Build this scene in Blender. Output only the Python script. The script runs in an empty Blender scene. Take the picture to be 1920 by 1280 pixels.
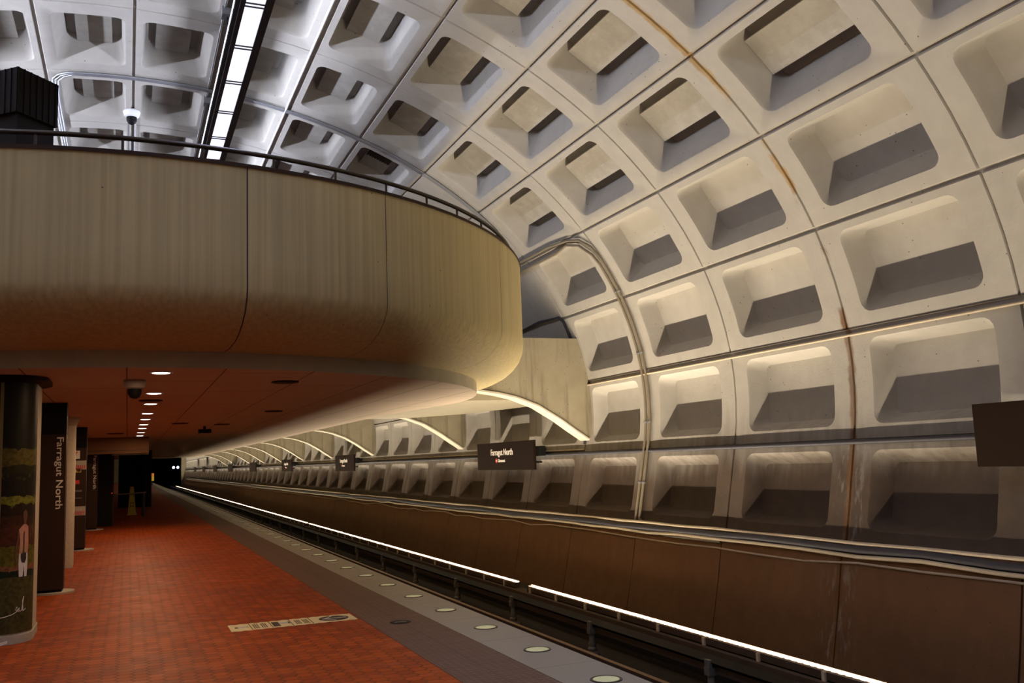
import bpy, math, random
from mathutils import Vector, Matrix
random.seed(7)
D = bpy.data
SC = bpy.context.scene
COL = SC.collection
EYE = 1.6                      # lens height above the platform; all heights below are given relative to the lens

# ------------------------------------------------------------------ camera, world, exposure
cam_d = D.cameras.new('camera')
cam_d.sensor_width = 36.0
cam_d.lens = 1718.5 / 1920 * 36.0
cam_d.clip_end = 400
cam = D.objects.new('camera', cam_d)
COL.objects.link(cam)
YAW, PITCH, ROLL = .3987, .1262, -.038
fw = Vector((math.sin(YAW) * math.cos(PITCH), math.cos(YAW) * math.cos(PITCH), math.sin(PITCH)))
r0 = Vector((math.cos(YAW), -math.sin(YAW), 0))
u0 = r0.cross(fw)
rt = r0 * math.cos(ROLL) + u0 * math.sin(ROLL)
up = -r0 * math.sin(ROLL) + u0 * math.cos(ROLL)
m3 = Matrix((rt, up, -fw)).transposed()
cam.matrix_world = Matrix.Translation((0, 0, EYE)) @ m3.to_4x4()
SC.camera = cam
world = D.worlds.new('world')
SC.world = world
world.use_nodes = True
world.node_tree.nodes['Background'].inputs[0].default_value = (.55, .6, 1, 1)
world.node_tree.nodes['Background'].inputs[1].default_value = .0
SC.view_settings.view_transform = 'Standard'
SC.view_settings.look = 'None'
SC.view_settings.exposure = 0.0
SC.view_settings.gamma = 1.0
SC.view_settings.use_curve_mapping = False

# lamp strengths
TROUGH_W = 56.0        # watt per metre of track-side trough
TROUGH_NEAR = 42.0       # the run closest to the photographer burns weaker
TROUGH_DEEP = 53.0     # same, deeper into the station
TROUGH_COL = (1.0, .84, .62)
PENDANT_UP = 34.0
PENDANT_DOWN = 14.0
FILL_BEHIND = 15.0  # added fill run behind the camera
PENDANT_COL = (.77, .82, 1.0)
PENDANT_COL_DOWN = (.55, .62, 1.0)
DOWN_W = 23.0
DOWN_COL = (1.0, .64, .35)

# ------------------------------------------------------------------ helpers
def setp(o, label=None, cat=None, group=None, kind=None):
    if label: o['label'] = label
    if cat: o['category'] = cat
    if group: o['group'] = group
    if kind: o['kind'] = kind
    return o

def ordn(i):
    base = ['first', 'second', 'third', 'fourth', 'fifth', 'sixth', 'seventh', 'eighth', 'ninth', 'tenth', 'eleventh',
            'twelfth', 'thirteenth', 'fourteenth', 'fifteenth', 'sixteenth', 'seventeenth', 'eighteenth', 'nineteenth']
    tens = ['', '', 'twent', 'thirt', 'fort', 'fift', 'sixt', 'sevent', 'eight', 'ninet']
    if i <= 19: return base[i - 1]
    if i < 100:
        t = tens[i // 10]
        return t + 'ieth' if i % 10 == 0 else t + 'y-' + base[i % 10 - 1]
    return 'hundredth'

def wloc(o):
    p = Vector((0, 0, 0))
    while o:
        p += o.location
        o = o.parent
    return p

class MB:
    """collects faces (lens-relative heights) and links them as one mesh object"""
    def __init__(s): s.v = []; s.f = []; s.m = []
    def add(s, vs, fs, mi=0):
        n = len(s.v)
        s.v += [tuple(v) for v in vs]
        s.f += [tuple(i + n for i in f) for f in fs]
        s.m += [mi] * len(fs)
        return s
    def box(s, x0, x1, y0, y1, z0, z1, mi=0):
        return s.add([(x0, y0, z0), (x1, y0, z0), (x1, y1, z0), (x0, y1, z0), (x0, y0, z1), (x1, y0, z1), (x1, y1, z1), (x0, y1, z1)],
                     [(0, 3, 2, 1), (4, 5, 6, 7), (0, 1, 5, 4), (1, 2, 6, 5), (2, 3, 7, 6), (3, 0, 4, 7)], mi)
    def quad(s, a, b, c, d, mi=0): return s.add([a, b, c, d], [(0, 1, 2, 3)], mi)
    def ring(s, rings, closed=True, mi=0, caps=True):
        n = len(rings[0]); vs = [p for r in rings for p in r]; fs = []
        for i in range(len(rings) - 1):
            for j in range(n if closed else n - 1):
                k = (j + 1) % n
                fs.append((i * n + j, i * n + k, (i + 1) * n + k, (i + 1) * n + j))
        if caps and closed:
            fs.append(tuple(range(n - 1, -1, -1)))
            fs.append(tuple((len(rings) - 1) * n + j for j in range(n)))
        return s.add(vs, fs, mi)
    def tube(s, pts, r, n=8, mi=0):
        pts = [Vector(p) for p in pts]; rings = []; prev = None
        for i, p in enumerate(pts):
            t = (pts[min(i + 1, len(pts) - 1)] - pts[max(i - 1, 0)]).normalized()
            if prev is None:
                a = Vector((0, 0, 1)) if abs(t.z) < .9 else Vector((1, 0, 0))
                prev = t.cross(a).normalized()
            prev = (prev - t * prev.dot(t)).normalized()
            b = t.cross(prev)
            rings.append([p + (prev * math.cos(q * 2 * math.pi / n) + b * math.sin(q * 2 * math.pi / n)) * r for q in range(n)])
        return s.ring(rings, True, mi)
    def lathe(s, c, prof, n=24, mi=0):
        rings = [[(c[0] + r * math.cos(q * 2 * math.pi / n), c[1] + r * math.sin(q * 2 * math.pi / n), c[2] + z) for q in range(n)] for r, z in prof]
        return s.ring(rings, True, mi)
    def prism(s, poly, z0, z1, mi=0):
        return s.ring([[(x, y, z0) for x, y in poly], [(x, y, z1) for x, y in poly]], True, mi)
    def prism_y(s, poly, y0, y1, mi=0):
        return s.ring([[(x, y0, z) for x, z in poly], [(x, y1, z) for x, z in poly]], True, mi)
    def build(s, name, mats, parent=None, smooth=None):
        if not isinstance(mats, (list, tuple)): mats = [mats]
        off = wloc(parent) if parent else Vector((0, 0, 0))
        me = D.meshes.new(name)
        me.from_pydata([(x - off.x, y - off.y, z + EYE - off.z) for x, y, z in s.v], [], s.f)
        for m in mats: me.materials.append(m)
        me.polygons.foreach_set('material_index', s.m)
        if smooth is not None:
            me.polygons.foreach_set('use_smooth', [True] * len(me.polygons))
            me.set_sharp_from_angle(angle=math.radians(smooth))
        me.update()
        o = D.objects.new(name, me)
        COL.objects.link(o)
        if parent: o.parent = parent
        return o

def root(name, x, y, z, label=None, cat=None, group=None):
    o = D.objects.new(name, None)
    o.empty_display_size = .1
    COL.objects.link(o)
    o.location = (x, y, z + EYE)
    return setp(o, label, cat, group)

def copy_tree(o, parent=None):
    c = o.copy(); COL.objects.link(c)
    if parent: c.parent = parent
    for ch in list(o.children): copy_tree(ch, c)
    return c

def area(name, loc, sx, sy, power, color, parent, direction=(0, 0, 1), spread=180):
    l = D.lights.new(name, 'AREA')
    l.shape = 'RECTANGLE'; l.size = sx; l.size_y = sy; l.energy = power; l.color = color
    l.spread = math.radians(spread)
    o = D.objects.new(name, l)
    COL.objects.link(o)
    p = wloc(parent) if parent else Vector((0, 0, 0))
    o.location = Vector((loc[0], loc[1], loc[2] + EYE)) - p
    z = -Vector(direction).normalized()
    y = Vector((0, 1, 0)); x = y.cross(z).normalized()
    o.rotation_euler = Matrix((x, y, z)).transposed().to_euler()
    if parent: o.parent = parent
    return o

# ------------------------------------------------------------------ node helper
class N:
    def __init__(s, name):
        s.m = D.materials.new(name); s.m.use_nodes = True
        s.t = s.m.node_tree; s.b = s.t.nodes['Principled BSDF']
        s.tc = s.t.nodes.new('ShaderNodeTexCoord')
    def link(s, a, b): s.t.links.new(a, b)
    def put(s, sock, v):
        if hasattr(v, 'is_linked') or isinstance(v, bpy.types.NodeSocket): s.link(v, sock)
        else: sock.default_value = v
    def math(s, op, a, b=0.0, c=0.0, clamp=False):
        n = s.t.nodes.new('ShaderNodeMath'); n.operation = op; n.use_clamp = clamp
        s.put(n.inputs[0], a); s.put(n.inputs[1], b); s.put(n.inputs[2], c)
        return n.outputs[0]
    def vmath(s, op, a, b=(0, 0, 0)):
        n = s.t.nodes.new('ShaderNodeVectorMath'); n.operation = op
        s.put(n.inputs[0], a); s.put(n.inputs[1], b)
        return n.outputs['Value'] if op in ('DOT_PRODUCT', 'LENGTH') else n.outputs[0]
    def sep(s, v):
        n = s.t.nodes.new('ShaderNodeSeparateXYZ'); s.put(n.inputs[0], v); return n.outputs
    def comb(s, x, y, z):
        n = s.t.nodes.new('ShaderNodeCombineXYZ')
        for i, q in enumerate((x, y, z)): s.put(n.inputs[i], q)
        return n.outputs[0]
    def noise(s, scale, detail=4, vec=None, stretch=None, rough=.55):
        n = s.t.nodes.new('ShaderNodeTexNoise'); n.inputs['Scale'].default_value = scale
        n.inputs['Detail'].default_value = detail; n.inputs['Roughness'].default_value = rough
        v = vec if vec is not None else s.tc.outputs['Object']
        if stretch: v = s.vmath('MULTIPLY', v, stretch)
        s.link(v, n.inputs['Vector']); return n.outputs['Fac']
    def smooth(s, v, a, b):
        n = s.t.nodes.new('ShaderNodeMapRange'); n.interpolation_type = 'SMOOTHSTEP'
        s.put(n.inputs['Value'], v); n.inputs['From Min'].default_value = a; n.inputs['From Max'].default_value = b
        return n.outputs[0]
    def mix(s, f, a, b):
        n = s.t.nodes.new('ShaderNodeMix'); n.data_type = 'RGBA'
        s.put(n.inputs[0], f)
        for k, q in ((6, a), (7, b)):
            if isinstance(q, tuple): q = q if len(q) == 4 else q + (1,)
            s.put(n.inputs[k], q)
        return n.outputs[2]
    def bump(s, h, strength=.3, dist=.01):
        n = s.t.nodes.new('ShaderNodeBump'); n.inputs['Strength'].default_value = strength; n.inputs['Distance'].default_value = dist
        s.link(h, n.inputs['Height']); s.link(n.outputs[0], s.b.inputs['Normal'])
    def done(s, color, rough=.7, metal=0.0, spec=.3):
        if isinstance(color, tuple): s.b.inputs['Base Color'].default_value = color if len(color) == 4 else color + (1,)
        else: s.link(color, s.b.inputs['Base Color'])
        s.put(s.b.inputs['Roughness'], rough); s.b.inputs['Metallic'].default_value = metal
        s.b.inputs['Specular IOR Level'].default_value = spec
        return s.m

def simple(name, c, rough=.6, metal=0.0, var=.15, scale=8, spec=.4):
    n = N(name)
    f = n.noise(scale, 4)
    d = tuple(x * (1 - var) for x in c); l = tuple(min(1, x * (1 + var)) for x in c)
    return n.done(n.mix(f, d, l), rough, metal, spec)

def glow(name, c, strength):
    n = N(name)
    n.b.inputs['Emission Color'].default_value = c + (1,)
    n.b.inputs['Emission Strength'].default_value = strength
    return n.done(c, .5)

P = 2.55                        # bay length along the vault
Y0 = 2.651 * P
def YN(n): return Y0 + n * P

def vault_mat(name, upper, lower, z_lo=-1.35, z_hi=1.1):
    n = N(name); o = n.tc.outputs['Object']; x, y, z = n.sep(o)
    big = n.noise(.55, 3); mid = n.noise(4, 5); fine = n.noise(38, 3)
    col = n.mix(mid, tuple(c * .86 for c in upper), tuple(min(1, c * 1.1) for c in upper))
    # brake dust: thick at the foot of the wall, thin higher up, in vertical runs
    streak = n.noise(1, 4, stretch=(7, 7, .5))
    zz = n.math('ADD', z, n.math('MULTIPLY', n.math('SUBTRACT', streak, .5), .55))
    zz = n.math('ADD', zz, n.math('MULTIPLY', n.math('SUBTRACT', big, .5), .9))
    dirt = n.math('SUBTRACT', 1.0, n.smooth(zz, z_lo + EYE, z_hi + EYE))
    col = n.mix(n.math('MULTIPLY', dirt, .93), col, n.mix(mid, tuple(c * .6 for c in lower), tuple(c * 1.35 for c in lower)))
    # air holes
    vor = n.t.nodes.new('ShaderNodeTexVoronoi'); vor.inputs['Scale'].default_value = 7.5
    n.link(o, vor.inputs['Vector'])
    hole = n.math('MULTIPLY', n.math('LESS_THAN', vor.outputs['Distance'], .068), n.math('GREATER_THAN', n.noise(1.1, 2), .48))
    col = n.mix(n.math('MULTIPLY', hole, .75), col, (.05, .04, .03))
    # leaking joint: rust and lime along one expansion joint
    dy = n.math('ABSOLUTE', n.math('ADD', n.math('SUBTRACT', y, YN(1) + .015), n.math('MULTIPLY', n.math('SUBTRACT', mid, .5), .12)))
    right = n.math('GREATER_THAN', x, 3.0)
    patch = n.noise(1.3, 3)
    rust = n.math('MULTIPLY', n.math('SUBTRACT', 1.0, n.smooth(dy, .03, .085)), n.math('MULTIPLY', right, n.math('MAXIMUM', n.smooth(patch, .50, .64), n.math('MAXIMUM', n.math('MULTIPLY', n.smooth(z, 5.95, 6.3), .95), n.math('MULTIPLY', n.math('SUBTRACT', 1.0, n.smooth(z, 2.9, 3.5)), .8)))))
    lime = n.math('MULTIPLY', n.math('SUBTRACT', 1.0, n.smooth(dy, .10, .42)), n.math('MULTIPLY', right, n.smooth(n.noise(1, 5, stretch=(13, 13, 2.2)), .50, .66)))
    col = n.mix(n.math('MULTIPLY', lime, .32), col, n.mix(fine, (.16, .13, .10), (.62, .60, .55)))
    col = n.mix(n.math('MULTIPLY', rust, .9), col, n.mix(mid, n.mix(n.smooth(z, 4.0, 5.6), (.07, .03, .012), (.20, .11, .03)), n.mix(n.smooth(z, 4.0, 5.6), (.22, .10, .03), (.44, .29, .10))))
    n.bump(n.math('ADD', n.math('MULTIPLY', fine, .5), mid), .25, .02)
    return n.done(col, .75, 0, .25)

M = {}
M['vault'] = vault_mat('vault_concrete', (.375, .352, .315), (.060, .036, .022), -.55, .55)
M['panel_low'] = vault_mat('wall_foot_concrete', (.22, .112, .05), (.10, .048, .02), -3.2, -.6)
n = N('parapet_concrete')
st = n.noise(1, 4, stretch=(22, 22, .3)); bg = n.noise(1.2, 4); fi = n.noise(60, 2)
vor = n.t.nodes.new('ShaderNodeTexVoronoi'); vor.inputs['Scale'].default_value = 5; n.link(n.tc.outputs['Object'], vor.inputs['Vector'])
c = n.mix(n.smooth(st, .25, .75), (.385, .305, .148), (.50, .405, .20)); c = n.mix(n.math('MULTIPLY', bg, .35), c, (.20, .165, .095))
c = n.mix(n.math('MULTIPLY', n.math('LESS_THAN', vor.outputs['Distance'], .045), .7), c, (.06, .04, .02))
n.bump(fi, .08, .004)
M['parapet'] = n.done(c, .75, 0, .25)
n = N('bracket_concrete')
st = n.noise(1, 5, stretch=(5, 5, .5)); bg = n.noise(2.2, 5)
c = n.mix(n.math('MULTIPLY', n.smooth(st, .5, .8), .8), n.mix(bg, (.22, .187, .125), (.35, .31, .22)), (.09, .07, .045))
vor = n.t.nodes.new('ShaderNodeTexVoronoi'); vor.inputs['Scale'].default_value = 12; n.link(n.tc.outputs['Object'], vor.inputs['Vector'])
c = n.mix(n.math('MULTIPLY', n.math('LESS_THAN', vor.outputs['Distance'], .09), n.math('GREATER_THAN', bg, .5)), c, (.06, .045, .03))
n.bump(bg, .3, .02)
M['fin'] = n.done(c, .8, 0, .2)
n = N('soffit_panels')
x, y, z = n.sep(n.tc.outputs['Object'])
def seam(n, v, step, off, w):
    q = n.math('FRACT', n.math('DIVIDE', n.math('SUBTRACT', v, off), step))
    return n.math('LESS_THAN', n.math('MULTIPLY', n.math('MINIMUM', q, n.math('SUBTRACT', 1.0, q)), step), w)
row = n.math('FLOOR', n.math('DIVIDE', n.math('SUBTRACT', x, -.02), .93))
ys = n.math('ADD', y, n.math('MULTIPLY', n.math('FRACT', n.math('MULTIPLY', row, .37)), 2.4))
j = n.math('MAXIMUM', seam(n, x, .93, -.02, .007), n.math('MULTIPLY', seam(n, ys, 2.44, .3, .012), 1))
c = n.mix(n.math('MULTIPLY', j, .85), n.mix(n.noise(1.5, 4), (.46, .36, .265), (.53, .42, .31)), (.05, .03, .02))
M['soffit'] = n.done(c, .7, 0, .2)
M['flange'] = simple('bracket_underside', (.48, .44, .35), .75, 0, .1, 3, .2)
M['lip'] = simple('soffit_rim', (.36, .32, .235), .75, 0, .2, 3, .2)
# red platform pavers: elongated hexagons with worn joints
n = N('red_pavers')
x, y, z = n.sep(n.tc.outputs['Object'])
p2 = n.comb(n.math('DIVIDE', x, .112 * 1.0), n.math('DIVIDE', y, .112), 0.0)
p2 = n.comb(n.math('DIVIDE', y, .115), n.math('DIVIDE', x, .135), 0.0)
def modc(v):
    a = n.t.nodes.new('ShaderNodeVectorMath'); a.operation = 'MODULO'
    n.link(n.vmath('ADD', v, (1000.0, 1732.0508, 5.0)), a.inputs[0]); a.inputs[1].default_value = (1.0, 1.7320508, 1.0)
    return n.vmath('MULTIPLY', n.vmath('SUBTRACT', a.outputs[0], (.5, .8660254, 0)), (1, 1, 0))
ha = modc(p2); hb = modc(n.vmath('ADD', p2, (.5, .8660254, 0)))
pick = n.math('LESS_THAN', n.vmath('DOT_PRODUCT', ha, ha), n.vmath('DOT_PRODUCT', hb, hb))
mv = n.t.nodes.new('ShaderNodeMix'); mv.data_type = 'VECTOR'
n.link(pick, mv.inputs[0]); n.link(hb, mv.inputs[4]); n.link(ha, mv.inputs[5])
gv = mv.outputs[1]
ab = n.vmath('ABSOLUTE', gv); ax, ay, _ = n.sep(ab)
hd = n.math('MAXIMUM', ax, n.math('ADD', n.math('MULTIPLY', ax, .5), n.math('MULTIPLY', ay, .8660254)))
joint = n.smooth(hd, .435, .475)
wn = n.t.nodes.new('ShaderNodeTexWhiteNoise'); n.link(n.vmath('FLOOR', n.vmath('MULTIPLY', n.vmath('SUBTRACT', p2, gv), (2.01, 1.16, 1))), wn.inputs['Vector'])
big = n.noise(.45, 4); mid = n.noise(3, 4)
c = n.mix(wn.outputs['Value'], (.22, .032, .005), (.35, .060, .008))
c = n.mix(n.math('MULTIPLY', n.smooth(big, .45, .7), .45), c, (.13, .03, .02))
c = n.mix(n.math('MULTIPLY', joint, n.math('MULTIPLY', n.smooth(mid, .25, .55), .8)), c, (.045, .022, .016))
h = n.math('ADD', n.math('SUBTRACT', 1.0, joint), n.math('MULTIPLY', n.noise(30, 3), .3))
n.bump(h, .5, .006)
M['pavers'] = n.done(c, n.math('ADD', .42, n.math('MULTIPLY', mid, .25)), 0, .08)
M['pavers'].node_tree.nodes['Principled BSDF'].inputs['Specular Tint'].default_value = (1, .55, .35, 1)
# dark brown tactile paving with small domes
n = N('tactile_paving')
x, y, z = n.sep(n.tc.outputs['Object'])
def cell(v, s): return n.math('SUBTRACT', n.math('FRACT', n.math('DIVIDE', v, s)), .5)
cx, cy = cell(x, .06), cell(y, .06)
dd = n.math('SQRT', n.math('ADD', n.math('MULTIPLY', cx, cx), n.math('MULTIPLY', cy, cy)))
dome = n.math('SUBTRACT', 1.0, n.smooth(dd, .18, .36))
sm = n.math('MAXIMUM', seam(n, x, .305, 2.26, .004), seam(n, y, .305, 0, .004))
c = n.mix(n.noise(5, 4), (.075, .036, .024), (.115, .06, .042)); c = n.mix(dome, c, (.14, .075, .05)); c = n.mix(sm, c, (.03, .015, .01))
n.bump(dome, .7, .006)
M['tactile'] = n.done(c, .6, 0, .3)
n = N('granite_edge')
f1 = n.noise(90, 3); f2 = n.noise(2.5, 4); x, y, z = n.sep(n.tc.outputs['Object'])
c = n.mix(f1, (.13, .115, .095), (.33, .30, .255)); c = n.mix(n.math('MULTIPLY', f2, .35), c, (.10, .08, .06)); c = n.mix(seam(n, y, 1.21, .6, .004), c, (.03, .03, .03))
M['granite'] = n.done(c, .45, 0, .4)
M['black'] = simple('black_panel', (.006, .005, .005), .6, 0, .15, 8, .12)
M['blackmetal'] = simple('black_metal', (.014, .012, .012), .45, 0, .2)
M['bronze'] = simple('bronze_brown_metal', (.034, .018, .011), .55, 0, .12, 6, .15)
M['bronze_dark'] = simple('dark_bronze_metal', (.012, .008, .006), .6, 0, .15, 6, .1)
M['sign'] = simple('brown_sign_face', (.015, .008, .005), .75, 0, .12, 3, .04)
M['white'] = simple('white_print', (.72, .68, .62), .6, 0, .06)
M['red'] = simple('red_print', (.55, .03, .03), .5, 0, .08)
M['railing'] = simple('railing_metal', (.055, .042, .03), .4, .6, .2)
M['steel'] = simple('galvanised_conduit', (.36, .37, .39), .4, .7, .2, 20)
M['tan'] = simple('tan_painted_conduit', (.50, .41, .29), .6, 0, .2, 12)
M['pipe'] = simple('brown_grey_conduit', (.20, .165, .115), .55, 0, .2, 12)
M['darkcable'] = simple('dark_cable', (.028, .026, .036), .6, 0, .2, 12)
M['track'] = simple('trackbed_concrete', (.018, .012, .008), .85, 0, .5, 5)
M['curb'] = simple('dusty_curb_concrete', (.055, .033, .02), .85, 0, .35, 4)
M['railsteel'] = simple('worn_rail_steel', (.30, .20, .12), .38, .8, .25, 30)
M['railside'] = simple('rusty_rail_side', (.045, .026, .017), .8, 0, .3, 20)
M['porcelain'] = simple('grey_insulator', (.13, .12, .10), .4, 0, .3, 9)
M['acoustic'] = None
n = N('acoustic_board')
a = n.noise(3, 6, rough=.7); b = n.noise(9, 4, stretch=(1, .3, 1))
c = n.mix(n.smooth(a, .35, .7), (.31, .29, .255), (.375, .355, .32)); c = n.mix(n.math('MULTIPLY', n.smooth(b, .6, .8), .5), c, (.47, .45, .41))
M['acoustic'] = n.done(c, .8, 0, .2)
M['cream'] = simple('cream_sticker', (.62, .52, .27), .5, 0, .08, 20)
M['ink'] = simple('dark_print', (.025, .016, .013), .6)
M['greyprint'] = simple('grey_print', (.36, .37, .40), .6)
M['plate'] = simple('pale_base_concrete', (.36, .33, .28), .8, 0, .25, 10)
n = N('column_concrete'); f = n.noise(40, 4); g = n.noise(2, 4)
n.bump(f, .4, .01)
M['column'] = n.done(n.mix(f, (.33, .28, .22), n.mix(g, (.52, .46, .37), (.60, .54, .44))), .8, 0, .2)
M['yellow'] = simple('yellow_plastic', (.50, .36, .05), .5, 0, .1)
M['white_plastic'] = simple('white_plastic', (.70, .70, .72), .4, 0, .05)
M['lens'] = N('lamp_lens')
nn = M['lens']; nn.b.inputs['Emission Color'].default_value = (.78, .85, .45, 1); nn.b.inputs['Emission Strength'].default_value = .10
M['lens'] = nn.done((.50, .52, .30), .25, 0, .5)
M['trough_lens'] = glow('trough_lens', (1.0, .80, .62), 3)
M['pendant_lens'] = glow('pendant_lens', (.88, .91, 1.0), 1.2)
M['down_lens'] = glow('downlight_lens', (1.0, .86, .74), 5)
M['headlight'] = glow('tunnel_lamp_lens', (.62, .70, 1.0), 14)
M['tunnel'] = simple('tunnel_dark', (.012, .012, .016), .9)
M['portal'] = simple('portal_concrete', (.30, .26, .17), .8, 0, .25, 2)
M['orange_sign'] = glow('orange_sign_face', (1.0, .32, .05), .35)

# ------------------------------------------------------------------ vault geometry
AX, BZ, ZC = 3.4313 * P, 3.4313 * .7015 * P, .3531 * P
TH = [-0.1397, 0.0941, 0.3203, 0.5332, 0.7284, 0.9048, 1.0816, 1.2507, 1.4086, math.pi / 2]
K0 = (AX * math.cos(TH[0]), ZC + BZ * math.sin(TH[0]))
KM = (8.40, -1.25)
def prof(k):
    """point and outward normal of the vault section, k = 0 at the sign line, 9 at the crown, 18 at the left sign line"""
    if k > 9:
        a, b, c, d = prof(18 - k); return -a, b, -c, d
    if k < 0:
        t = -k
        dx, dz = K0[0] - KM[0], K0[1] - KM[1]; l = math.hypot(dx, dz)
        return K0[0] + (KM[0] - K0[0]) * t, K0[1] + (KM[1] - K0[1]) * t, dz / l, -dx / l
    i = min(int(k), 8); th = TH[i] + (TH[i + 1] - TH[i]) * (k - i)
    nx, nz = math.cos(th) / AX, math.sin(th) / BZ; l = math.hypot(nx, nz)
    return AX * math.cos(th), ZC + BZ * math.sin(th), nx / l, nz / l
def S(u, k, d):
    x, z, nx, nz = prof(k)
    return (x + nx * d, Y0 + u * P, z + nz * d)

def rrect(u0, u1, k0, k1, ru, rk, cs=4, sk=4, su=1):
    pts = []
    def corner(cu, ck, a0):
        for i in range(cs + 1):
            a = a0 + math.pi / 2 * i / cs
            pts.append((cu + ru * math.cos(a), ck + rk * math.sin(a)))
    def side(a, b, m):
        for i in range(1, m): pts.append((a[0] + (b[0] - a[0]) * i / m, a[1] + (b[1] - a[1]) * i / m))
    corner(u1 - ru, k1 - rk, 0); side((u1 - ru, k1), (u0 + ru, k1), su)
    corner(u0 + ru, k1 - rk, math.pi / 2); side((u0, k1 - rk), (u0, k0 + rk), sk)
    corner(u0 + ru, k0 + rk, math.pi); side((u0 + ru, k0), (u1 - ru, k0), su)
    corner(u1 - ru, k0 + rk, math.pi * 1.5); side((u1, k0 + rk), (u1, k1 - rk), sk)
    return pts

def cell(mb, n_, r, mirror, coffer=True):
    gu, gk = .0045, .016
    rings = [(rrect(0, 1, 0, 1, .0005, .0005), .035), (rrect(gu, 1 - gu, gk, 1 - gk, .001, .001), .035), (rrect(gu + .003, 1 - gu - .003, gk + .008, 1 - gk - .008, .004, .008), 0)]
    if coffer:
        f0, f1, k0, k1 = .147, .868, .152, .908
        if r < 1: dep, b = .28, (.195, .822, .255, .825)
        elif r < 3: dep, b = (.34, .41)[r - 1], (.185, .835, .260, .820)
        else: dep, b = .48, (.212, .803, .295, .862)
        def lerp(t): return (f0 + (b[0] - f0) * t, f1 + (b[1] - f1) * t, k0 + (b[2] - k0) * t, k1 + (b[3] - k1) * t)
        rings += [(rrect(*lerp(-.05), .062, .105), 0), (rrect(*lerp(.03), .058, .10), .012), (rrect(*lerp(.10), .055, .095), .10 * dep),
                  (rrect(*lerp(.88), .042, .075), .90 * dep), (rrect(*lerp(.97), .040, .070), .985 * dep), (rrect(*lerp(1.12), .036, .062), dep),
                  (rrect(.45, .56, .45, .66, .01, .02), dep)]
    else:
        rings += [(rrect(.3, .7, .3, .7, .02, .02), 0)]
    def pt(u, k, d):
        p = S(n_ + u, r + k, d)
        return (-p[0], p[1], p[2]) if mirror else p
    pr = [[pt(u, k, d) for u, k in ring] for ring, d in rings]
    if mirror: pr = [list(reversed(q)) for q in pr]
    n = len(pr[0]); vs = [p for q in pr for p in q]; fs = []
    for i in range(len(pr) - 1):
        for j in range(n):
            k = (j + 1) % n; fs.append((i * n + j, i * n + k, (i + 1) * n + k, (i + 1) * n + j))
    fs.append(tuple((len(pr) - 1) * n + j for j in range(n)))
    mb.add(vs, fs)

NEAR0, NEAR1, FAR = -3, 8, 60
def shell(mb, n0, n1, k0, k1, step=.5, mirror=False):
    ks = [k0 + i * step for i in range(int((k1 - k0) / step + .5) + 1)]
    a = [S(n0, k, .0) for k in ks]; b = [S(n1, k, .0) for k in ks]
    if mirror: a = [(-p[0], p[1], p[2]) for p in a]; b = [(-p[0], p[1], p[2]) for p in b]
    mb.ring([a, b], False)

def lower(mb, mirror):
    s = -1 if mirror else 1
    # ledge and the plain panels under it, one per bay with an open joint
    for n_ in range(-16, FAR):
        y0, y1 = YN(n_) + .012, YN(n_ + 1) - .012
        a, b = (8.40, -1.24), (8.33, -1.27); c_, d_ = (8.20, -1.95), (7.98, -2.95); e = (8.6, -2.95); f = (8.6, -1.24)
        poly = [(s * x, z) for x, z in (a, b, c_, d_, e, f)]
        mb.prism_y(poly, y0, y1, 1)
    mb.quad((s * 8.45, YN(-16), -1.2), (s * 8.45, YN(FAR), -1.2), (s * 8.1, YN(FAR), -2.96), (s * 8.1, YN(-16), -2.96), 1)

for name, mirror in (('wall_right', False), ('wall_left', True)):
    mb = MB()
    for n_ in range(NEAR0, NEAR1):
        for r in range(-1, 3):
            cell(mb, n_, r, mirror, not (n_ >= 4 and r in (1, 2)))
    last = FAR if not mirror else NEAR1
    for n_ in range(NEAR1, last):
        for r in (-1, 0): cell(mb, n_, r, mirror)
    if mirror: shell(mb, NEAR1, FAR, -1, 1, .5, mirror)
    shell(mb, NEAR1, FAR, 1, 3, .5, mirror)
    shell(mb, -16, NEAR0, -1, 3, .5, mirror)
    lower(mb, mirror)
    o = mb.build(name, [M['vault'], M['panel_low']], None, 38); setp(o, kind='structure')
mb = MB()
for mirror in (False, True):
    for n_ in range(NEAR0, NEAR1):
        for r in range(3, 9): cell(mb, n_, r, mirror, not (n_ >= 4 and r in (3, 4)))
    shell(mb, NEAR1, FAR, 3, 9, .5, mirror)
    shell(mb, -16, NEAR0, 3, 9, .5, mirror)
setp(mb.build('ceiling', M['vault'], None, 38), kind='structure')

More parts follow.
